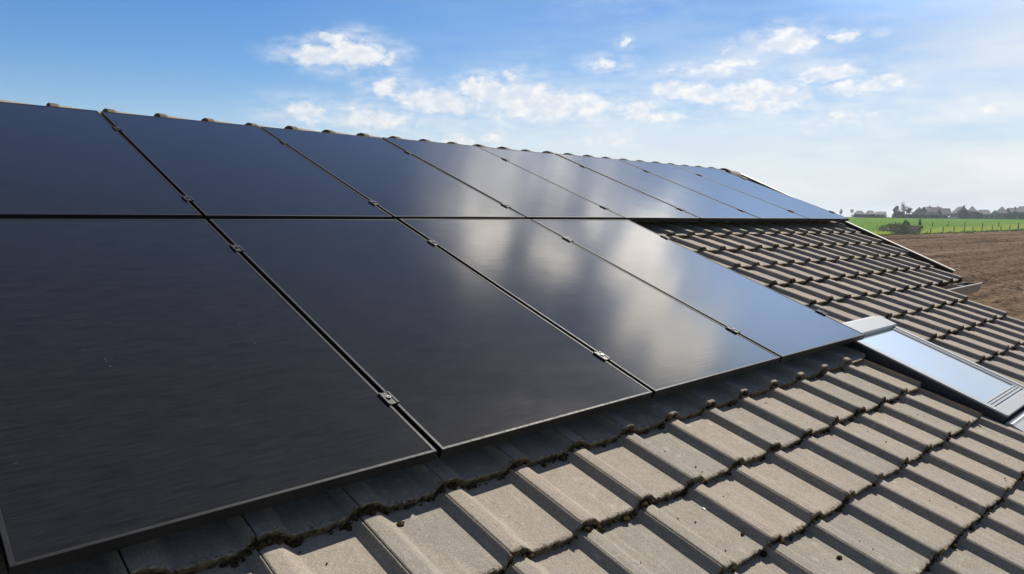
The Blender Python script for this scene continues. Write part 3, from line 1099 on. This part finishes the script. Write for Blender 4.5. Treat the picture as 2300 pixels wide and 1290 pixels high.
av = np.concatenate([np.linspace(-104, -60, 260), np.linspace(-59.8, 0, 220), np.linspace(.35, 100, 260)])
bv = np.concatenate([np.linspace(0, 60, 300), np.linspace(62, 200, 20)])
AA, BB = np.meshgrid(av, bv, indexing='ij')
edge_w = 3.2 * (vnoise(AA * .12, AA * 0 + 3, 5) - .5) + 1.8 * (vnoise(AA * .6, AA * 0 + 9, 6) - .5)
BB2 = np.where(BB < 1.0, BB + edge_w * (1 - BB), BB)
s_, t_ = ab(AA, BB2)
XYf = st(s_, t_)
furrow = .12 * np.sin(BB2 * 2 * math.pi / 1.9 + 1.6 * vnoise(AA * .03, BB * .03, 3)) * (.3 + .9 * vnoise(AA * .08, BB * .25, 8))
deep = -.15 * np.clip(1 - np.abs(((BB2 + 1.2 * vnoise(AA * .02, BB * 0 + 2, 12)) % 6.3) - 3.1) / .55, 0, 1)
clod = .14 * (vnoise(AA * 2.1, BB * 2.7, 1) ** 2 - .3) + .12 * (vnoise(AA * 5.1, BB * 5.1, 2) ** 3 - .25)
Zf = zg(s_) + .34 + furrow + deep + clod
Zf[:, 0] = zg(s_[:, 0]) - .03
Vf = np.stack([XYf[0], XYf[1], Zf], -1).reshape(-1, 3)
ni, nj = AA.shape
I = np.arange(ni * nj).reshape(ni, nj)
Ff = np.stack([I[:-1, :-1], I[:-1, 1:], I[1:, 1:], I[1:, :-1]], -1).reshape(-1, 4)[:, ::-1]
soil = link('ploughed_field', np_mesh('ploughed_field', Vf, Ff, m_soil))
tag(soil, 'bare brown ploughed field with furrows beside the house', 'field', None, 'structure')

# bare earth yard round the house
m_yard = plain('bare_earth_yard', (0.15, 0.125, 0.10), 1.0, 0, .25, .8, 0.0)
Vy, Fy = [], []
for i in range(49):
    a_ = 2 * math.pi * i / 48
    for r_ in (0.0, 14.0, 23.0):
        x_, y_ = 3 + math.cos(a_) * r_, 4 + math.sin(a_) * r_
        Vy.append((x_, y_, -2.86 + .04 * math.sin(i * 1.7) * (r_ > 20)))
for i in range(48):
    for k in range(2):
        Fy.append((i * 3 + k, i * 3 + k + 1, i * 3 + k + 4, i * 3 + k + 3))
yard = link('yard', np_mesh('yard', Vy, Fy, m_yard))
tag(yard, 'bare earth yard round the foot of the house', 'yard', None, 'structure')

# rough grass strip along the field edge
m_grass, t, b = material('rough_grass')
ra = t.attr('blade')
c = t.mix(ra.outputs['Fac'], (0.10, 0.16, 0.025), (0.34, 0.34, 0.09))
t.put(b.inputs['Base Color'], c)
b.inputs['Roughness'].default_value = 0.9
b.inputs['Specular IOR Level'].default_value = 0.0


def quads_mesh(name, C_, size, mat, aspect=2.0, up=0.5, tone=None, q=rng):
    """many small crossed leaf faces at the points C_"""
    n_ = len(C_)
    d_ = q.normal(0, 1, (n_, 3))
    d_[:, 2] = np.abs(d_[:, 2]) + up
    d_ /= np.linalg.norm(d_, axis=1)[:, None]
    e_ = np.cross(d_, q.normal(0, 1, (n_, 3)))
    e_ /= np.linalg.norm(e_, axis=1)[:, None] + 1e-9
    sz = (size * q.uniform(.6, 1.4, n_))[:, None]
    a_ = C_ - e_ * sz / aspect / 2
    b_ = C_ + e_ * sz / aspect / 2
    c2 = b_ + d_ * sz * .9 - e_ * sz / aspect * .25
    d2 = a_ + d_ * sz + e_ * sz / aspect * .25
    V_ = np.stack([a_, b_, c2, d2], 1).reshape(-1, 3)
    F_ = np.arange(n_ * 4).reshape(-1, 4)
    me = np_mesh(name, V_, F_, mat)
    at = me.attributes.new('blade', 'FLOAT', 'POINT')
    tn = q.random(n_) if tone is None else tone
    at.data.foreach_set('value', np.repeat(tn, 4).astype(np.float32))
    return me


NG = 16000
ga = rng.uniform(-40, 110, NG)
gb = -np.abs(rng.normal(0, 2.6, NG)) + .5
s_, t_ = ab(ga, gb)
xy = st(s_, t_)
tn = np.clip(.55 + .4 * (vnoise(ga * .25, gb * .7, 21) - .5) * 2 + rng.normal(0, .15, NG), 0, 1)
gr = link('grass', quads_mesh('grass', np.stack([xy[0], xy[1], zg(s_) - .02], 1), .38, m_grass, 1.6, 1.2, tn))
tag(gr, 'rough yellowish grass along the edge of the ploughed field', 'grass', None, 'stuff')

# wire fences ---------------------------------------------------------
m_post = plain('weathered_post_wood', (0.085, 0.07, 0.05), 0.9, 0, .3, 8)
m_wire = plain('fence_wire', (0.2, 0.2, 0.2), 0.5, .8, .1, 4)


def fence(name, label, pts, hgt_, rad):
    f_ = thing(name, label, 'fence', (pts[0][0], pts[0][1], float(zg(pts[0][0] * SX + pts[0][1] * SY))))
    o = Vector(f_.location)
    tops = []
    q = np.random.default_rng(len(pts))
    for i, (x, y) in enumerate(pts):
        z = float(zg(x * SX + y * SY))
        h_ = hgt_ * q.uniform(.85, 1.15)
        le = Vector((q.normal(0, .05), q.normal(0, .05), 0))
        m = MB()
        m.tube([Vector((0, 0, -.2)), le * .5 + Vector((0, 0, h_ * .5)), le + Vector((0, 0, h_ - .02)), le + Vector((0, 0, h_))], [rad, rad, rad * .95, rad * .6], 7)
        link('post', m.mesh('post', m_post), f_, Vector((x, y, z)) - o)
        tops.append((Vector((x, y, z)) - o + le, h_))
    wm = MB()
    for k in (.35, .65, .93):
        wm.tube([p + Vector((0, 0, h_ * k)) for p, h_ in tops], .012, 4)
    wm.build('wire', m_wire, f_)
    return f_


front = [(171.5, 53.4), (179.3, 52.5), (187.8, 52.4), (191.8, 51.2), (197.8, 50.7), (203.9, 50.4), (207.4, 49.3), (212.4, 48.3), (222.5, 48.7), (226.1, 47.6), (233.0, 47.0), (238.0, 46.0)]
rear = [(226, 76), (236.3, 69.2), (245.2, 67.6), (243.0, 62.5), (246.8, 58.9), (247.2, 54.9), (249, 50.5)]
fence('wire_fence', 'wire fence of short thin posts in the grass right behind the brown field', front, 1.15, .10)
fence('wire_fence', 'wire fence of taller sparse posts further back in the green field', rear, 1.45, .12)

# ------------------------------------------------------------------ vegetation
def leaf_mat(name, dark, light, rough=.9):
    m, t, b = material(name)
    a_ = t.attr('blade')
    t.put(b.inputs['Base Color'], t.mix(a_.outputs['Fac'], dark, light))
    b.inputs['Roughness'].default_value = rough
    b.inputs['Specular IOR Level'].default_value = .0
    return m


m_twig = leaf_mat('bare_grey_twigs', (0.19, 0.158, 0.128), (0.50, 0.43, 0.35))
m_bush = leaf_mat('dark_bush_foliage', (0.035, 0.045, 0.035), (0.10, 0.12, 0.085))
m_pale = leaf_mat('pale_budding_foliage', (0.07, 0.085, 0.06), (0.16, 0.18, 0.12))
m_shoot = leaf_mat('fresh_green_shoots', (0.09, 0.15, 0.02), (0.24, 0.30, 0.06))
m_bark = plain('grey_bark', (0.09, 0.075, 0.06), .95, 0, .3, 3)


def crown_points(n_, rx, ry, rz, cz, clumps, q, fill=.35):
    cs = q.normal(0, 1, (clumps, 3))
    cs /= np.linalg.norm(cs, axis=1)[:, None]
    cs *= q.uniform(.35, .95, (clumps, 1))
    k = q.integers(0, clumps, n_)
    rr = q.uniform(.16, .42, clumps)
    P = cs[k] + q.normal(0, 1, (n_, 3)) * rr[k][:, None] * .55
    P *= np.array([rx, ry, rz])
    P[:, 2] += cz
    return P


def place(px_az, dist):
    """point on the ground at compass azimuth (degrees from +Y) and distance from the house"""
    x = CAM.x + math.sin(R(px_az)) * dist
    y = CAM.y + math.cos(R(px_az)) * dist
    return x, y, float(zg(x * SX + y * SY))


def tree(name, label, cat, az_, dist, height, rx, rz, mat, n_, leaf, trunk_h, seed, group=None, clumps=14, bare=False):
    q = np.random.default_rng(seed)
    x, y, z = place(az_, dist)
    r_ = thing(name, label, cat, (x, y, z - .1), (0, 0, float(q.uniform(0, 6))), group)
    m = MB()
    tr = max(.12, height * .022)
    top = height * .8
    m.tube([(0, 0, 0), (q.normal(0, .1), q.normal(0, .1), top * .4), (q.normal(0, .3), q.normal(0, .3), top)], [tr, tr * .7, tr * .2], 7)
    for i in range(16 if bare else 9):
        a_ = q.uniform(0, 2 * math.pi)
        z0 = q.uniform(trunk_h, top * .9)
        L = rx * q.uniform(.5, 1.0) * (1.1 - .5 * z0 / height)
        p1 = Vector((math.cos(a_) * L * .5, math.sin(a_) * L * .5, z0 + L * .45))
        p2 = Vector((math.cos(a_ + .2) * L, math.sin(a_ + .2) * L, z0 + L * q.uniform(.7, 1.1)))
        m.tube([(0, 0, z0), p1, p2], [tr * .45, tr * .28, tr * .08], 5)
        if bare:
            for _ in range(4):
                a2 = a_ + q.normal(0, .8)
                p3 = p1.lerp(p2, q.uniform(0, 1)) + Vector((math.cos(a2) * L * .4, math.sin(a2) * L * .4, L * q.uniform(.2, .6)))
                m.tube([p1.lerp(p2, q.uniform(0, .6)), p3], [tr * .14, tr * .04], 4)
    m.build('trunk', m_bark, r_)
    P = crown_points(n_, rx, rx, rz, height - rz, clumps, q)
    P[:, 2] = np.maximum(P[:, 2], trunk_h * .6)
    me = quads_mesh('crown', P, leaf, mat, 3.0 if bare else 1.5, .2, None, q)
    link('crown', me, r_)
    return r_


def bush(name, label, cat, az_, dist, hgt_, rx, ry, mat, n_, leaf, seed, group=None, rot=0.0):
    q = np.random.default_rng(seed)
    x, y, z = place(az_, dist)
    r_ = thing(name, label, cat, (x, y, z - .05), (0, 0, rot), group)
    m = MB()
    for i in range(10):
        a_ = q.uniform(0, 6.28)
        bx = q.uniform(-.6, .6) * rx
        m.tube([(bx, 0, 0), (bx + math.cos(a_) * rx * .15, math.sin(a_) * ry * .3, hgt_ * .5), (bx + math.cos(a_) * rx * .3, math.sin(a_) * ry * .6, hgt_ * .85)], [.09, .05, .015], 5)
    m.tube([(-rx * .62, 0, .06), (rx * .62, 0, .06)], .10, 5)
    m.build('stem', m_bark, r_)
    P = crown_points(n_, rx, ry, hgt_ * .52, hgt_ * .48, 18, q)
    P[:, 2] = np.abs(P[:, 2] - .05) + .05
    link('foliage', quads_mesh('foliage', P, leaf, mat, 1.7, .3, None, q), r_)
    return r_


YAW = 43.031


def paz(px):
    return YAW + math.degrees(math.atan((px - 1150) / 1603.9 / 1.0))


# hedge of bare brush beside the brown field, with fresh shoots
hx0, hx1 = paz(1972), paz(2072)
hb = bush('bare_hedge', 'long low grey brush hedge with green shoots at the corner of the brown field', 'hedge', paz(2020), 172, 2.0, 5.6, 1.4, m_twig, 5200, .34, 41, None, R(-20))
q = np.random.default_rng(5)
P = crown_points(700, 5.6, 1.2, .5, 1.7, 12, q)
P[:, 2] = np.clip(P[:, 2], .8, 2.3)
tag(link('shoots', quads_mesh('shoots', P, .30, m_shoot, 2.0, 1.0, None, q), hb), kind='stuff')
tree('sapling', 'small yellow green sapling standing up out of the grey hedge', 'tree', paz(2028), 174, 3.1, .75, 1.1, m_shoot, 420, .26, .8, 51, None, 8)
tree('sapling', 'small dark green sapling by the right end of the grey hedge', 'tree', paz(2061), 176, 3.2, .55, 1.3, leaf_mat('sapling_green', (.04, .07, .015), (.13, .18, .04)), 320, .24, .8, 52, None, 7)

# village: trees
VD = 470
tree('bare_tree', 'tall leafless tree rising highest above the village roofs', 'tree', paz(2021), VD, 9.0, 2.0, 3.6, m_twig, 620, .5, 3, 61, None, 12, True)
tree('leafy_tree', 'dark tree with rounded crown just left of the tall leafless tree', 'tree', paz(2005), VD + 6, 6.9, 1.9, 2.5, m_bush, 520, .5, 2.2, 62, None, 22)
tree('leafy_tree', 'dark spreading tree just right of the tall leafless tree', 'tree', paz(2032), VD + 4, 6.8, 2.4, 2.6, m_bush, 520, .5, 1.8, 63, None, 24)
tree('bare_tree', 'small leafless tree far off beside the corner of the upper panels', 'tree', paz(1907), 600, 7.0, 2.0, 2.0, m_twig, 260, .45, 2.5, 64, None, 9, True)
tree('poplar', 'thin pointed conifer peeping over the right corner of the upper panels', 'tree', paz(1883), 600, 6.4, .7, 2.4, m_bush, 500, .4, 1.0, 65, None, 8)
bush('thicket', 'low dark thicket under the tall leafless tree', 'bush', paz(2012), VD - 14, 3.6, 8.6, 2.4, m_bush, 2600, .6, 66, None, R(18))
bush('round_bush', 'big dark bush at the field edge in front of the gabled house', 'bush', paz(2160), VD - 26, 4.6, 5.0, 3.2, m_bush, 3000, .6, 67, None, R(15))
bush('round_bush', 'pale round bush right of the big dark bush', 'bush', paz(2190), VD - 18, 3.6, 2.4, 2.0, m_pale, 1100, .5, 68)
bush('round_bush', 'wide pale topped bush before the houses at the far right', 'bush', paz(2263), VD - 28, 3.7, 5.0, 2.6, m_pale, 2200, .6, 69, None, R(12))
bush('round_bush', 'dark bush at the foot of the rightmost house', 'bush', paz(2291), VD - 24, 3.0, 3.4, 2.4, m_bush, 1400, .6, 70)
bush('clipped_hedge', 'long low dark hedge line at the far end of the green field, left part', 'hedge', paz(1950), VD - 34, 1.5, 15.5, 1.0, m_bush, 2600, .6, 71, None, R(-18))
bush('clipped_hedge', 'long low dark hedge line in front of the barn and white cars', 'hedge', paz(2075), VD - 34, 1.5, 20.5, 1.0, m_bush, 3400, .6, 72, None, R(-18))

# village: houses
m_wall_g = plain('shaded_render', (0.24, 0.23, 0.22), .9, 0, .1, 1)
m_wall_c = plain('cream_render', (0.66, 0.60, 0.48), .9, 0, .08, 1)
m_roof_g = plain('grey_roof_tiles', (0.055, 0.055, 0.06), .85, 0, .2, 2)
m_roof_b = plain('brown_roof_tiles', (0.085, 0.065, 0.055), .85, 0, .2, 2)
m_win = plain('dark_window', (0.03, 0.035, 0.04), .1, 0, .1, 1)
m_barn = plain('barn_sheeting', (0.12, 0.135, 0.16), .6, .2, .15, 1)


def village_house(label, px0, px1, dist, h_eave, h_top, depth, ridge, wall, roofm, chim=True, hip=0.0, name='village_house', cat='house', turn=0.0):
    """ridge 'x': ridge along the facade; 'y': gable towards the house we stand on"""
    a0, a1 = paz(px0), paz(px1)
    am = (a0 + a1) / 2
    x, y, z = place(am, dist)
    wd = R(a1 - a0) * dist
    r_ = thing(name, label, cat, (x, y, z - .1), (0, 0, -R(am) + turn), 'houses of the village on the horizon')
    hw, hd = wd / 2 * .94, depth / 2
    m = MB()
    if ridge == 'y':
        m.extrude([(-hw, 0), (hw, 0), (hw, h_eave), (0, h_top - .15), (-hw, h_eave)], 'y', -hd, hd)
    else:
        m.extrude([(-hd, 0), (hd, 0), (hd, h_eave), (0, h_top - .15), (-hd, h_eave)], 'x', -hw, hw) if hip == 0 else m.box(-hw, hw, -hd, hd, 0, h_eave)
    m.build('wall', wall, r_)
    m = MB()
    ov = .35
    if ridge == 'y':
        sl_ = (h_top - h_eave) / hw
        e_ = h_eave - ov * sl_
        for sg in (-1, 1):
            pr = [(0, h_top), (sg * (hw + ov), e_), (sg * (hw + ov), e_ + .22), (0, h_top + .22)]
            m.extrude(pr, 'y', -hd - ov, hd + ov)
    else:
        sl_ = (h_top - h_eave) / hd
        e_ = h_eave - ov * sl_
        X = hw + ov
        rx = X - hip
        vs = [(-X, -hd - ov, e_), (X, -hd - ov, e_), (X, hd + ov, e_), (-X, hd + ov, e_), (-rx, 0, h_top), (rx, 0, h_top)]
        vs += [(a_, b_, c_ + .22) for a_, b_, c_ in vs]
        m.add(vs, [(6, 7, 11, 10), (8, 9, 10, 11), (7, 8, 11), (9, 6, 10), (0, 4, 5, 1), (2, 5, 4, 3), (1, 5, 2), (3, 4, 0), (0, 1, 7, 6), (1, 2, 8, 7), (2, 3, 9, 8), (3, 0, 6, 9)])
    ro = m.build('roof', roofm, r_)
    if chim:
        m = MB()
        m.box(hw * .3, hw * .3 + .7, -.35, .35, h_top - 1.2, h_top + .9)
        m.build('chimney', wall, ro)
    nw = max(2, int(wd / 4))
    for i in range(nw):
        m = MB()
        xx = -hw + (i + .5) * 2 * hw / nw
        m.box(xx - .5, xx + .5, -hd - .06, -hd + .05, 1.0, 2.2)
        m.build('window', m_win, r_)
    return r_


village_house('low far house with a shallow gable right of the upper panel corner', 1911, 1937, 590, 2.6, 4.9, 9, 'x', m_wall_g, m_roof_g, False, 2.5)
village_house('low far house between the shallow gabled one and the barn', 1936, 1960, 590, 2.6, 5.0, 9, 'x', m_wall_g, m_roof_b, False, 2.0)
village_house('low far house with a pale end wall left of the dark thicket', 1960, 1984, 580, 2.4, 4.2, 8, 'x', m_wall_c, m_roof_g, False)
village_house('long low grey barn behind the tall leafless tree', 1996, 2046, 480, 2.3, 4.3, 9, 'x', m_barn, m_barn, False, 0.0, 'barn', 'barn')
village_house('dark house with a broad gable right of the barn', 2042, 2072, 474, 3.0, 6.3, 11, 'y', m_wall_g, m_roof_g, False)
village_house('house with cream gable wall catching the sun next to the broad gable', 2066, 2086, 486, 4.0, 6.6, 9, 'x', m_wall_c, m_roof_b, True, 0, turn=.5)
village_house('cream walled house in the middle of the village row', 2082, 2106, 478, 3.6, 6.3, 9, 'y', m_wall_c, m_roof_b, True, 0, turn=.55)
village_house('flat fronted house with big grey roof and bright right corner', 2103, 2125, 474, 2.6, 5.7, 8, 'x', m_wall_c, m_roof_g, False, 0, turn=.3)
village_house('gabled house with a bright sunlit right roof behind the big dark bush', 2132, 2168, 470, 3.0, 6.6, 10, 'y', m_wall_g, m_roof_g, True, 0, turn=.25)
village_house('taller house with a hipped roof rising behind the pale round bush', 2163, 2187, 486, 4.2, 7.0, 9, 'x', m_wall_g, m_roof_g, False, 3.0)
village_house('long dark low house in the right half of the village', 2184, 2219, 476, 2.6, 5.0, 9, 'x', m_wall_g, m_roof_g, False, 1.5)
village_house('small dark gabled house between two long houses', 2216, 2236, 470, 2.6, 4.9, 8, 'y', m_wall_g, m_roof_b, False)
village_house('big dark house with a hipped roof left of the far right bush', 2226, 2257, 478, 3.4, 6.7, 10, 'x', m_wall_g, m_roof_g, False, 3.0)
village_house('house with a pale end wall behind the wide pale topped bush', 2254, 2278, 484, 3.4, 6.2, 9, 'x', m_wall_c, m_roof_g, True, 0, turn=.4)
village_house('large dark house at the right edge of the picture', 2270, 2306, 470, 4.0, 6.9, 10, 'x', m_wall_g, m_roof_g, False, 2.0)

# white cars parked in the village
m_car = plain('white_car_paint', (0.78, 0.78, 0.78), .25, 0, .03, 3)
m_tyre = plain('tyre_rubber', (0.02, 0.02, 0.02), .9, 0, .2, 9)


def car(label, px, dist):
    a_ = paz(px)
    x, y, z = place(a_, dist)
    r_ = thing('parked_car', label, 'car', (x, y, z - .02), (0, 0, -R(a_) + .5), 'white cars parked in the village')
    m = MB()
    m.extrude([(-2.1, .35), (2.1, .35), (2.15, .75), (1.9, .95), (1.1, 1.0), (.5, 1.45), (-1.2, 1.48), (-1.9, 1.02), (-2.12, .85)], 'y', -.85, .85)
    m.build('body', m_car, r_)
    m = MB()
    m.extrude([(.98, 1.02), (.46, 1.40), (-1.15, 1.42), (-1.75, 1.04)], 'y', -.862, .862)
    m.build('window', m_win, r_)
    for wx in (-1.3, 1.3):
        for wy in (-.8, .8):
            m = MB()
            m.tube([(wx, wy - .1, .33), (wx, wy + .1, .33)], .33, 14)
            m.build('wheel', m_tyre, r_)


car('white car parked before the cream walled house', 2094.5, 452)
car('white car parked left of the flat fronted house with the grey roof', 2103.5, 452)
car('white car parked between the flat fronted house and the big dark bush', 2131, 452)

# ------------------------------------------------------------------ haze
hz_m = bpy.data.materials.new('haze')
hz_m.use_nodes = True
ht = hz_m.node_tree
ht.nodes.clear()
ho = ht.nodes.new('ShaderNodeOutputMaterial')
pv = ht.nodes.new('ShaderNodeVolumePrincipled')
pv.inputs['Color'].default_value = (0.80, 0.88, 1.0, 1)
pv.inputs['Density'].default_value = 0.00032
pv.inputs['Anisotropy'].default_value = 0.2
ht.links.new(pv.outputs[0], ho.inputs['Volume'])
hb_ = MB()
hb_.box(-1200, 1500, -1400, 1400, -4.2, 17)
hzo = hb_.build('haze', hz_m)
tag(hzo, 'thin pale air between the house and the village', 'haze', None, 'stuff')
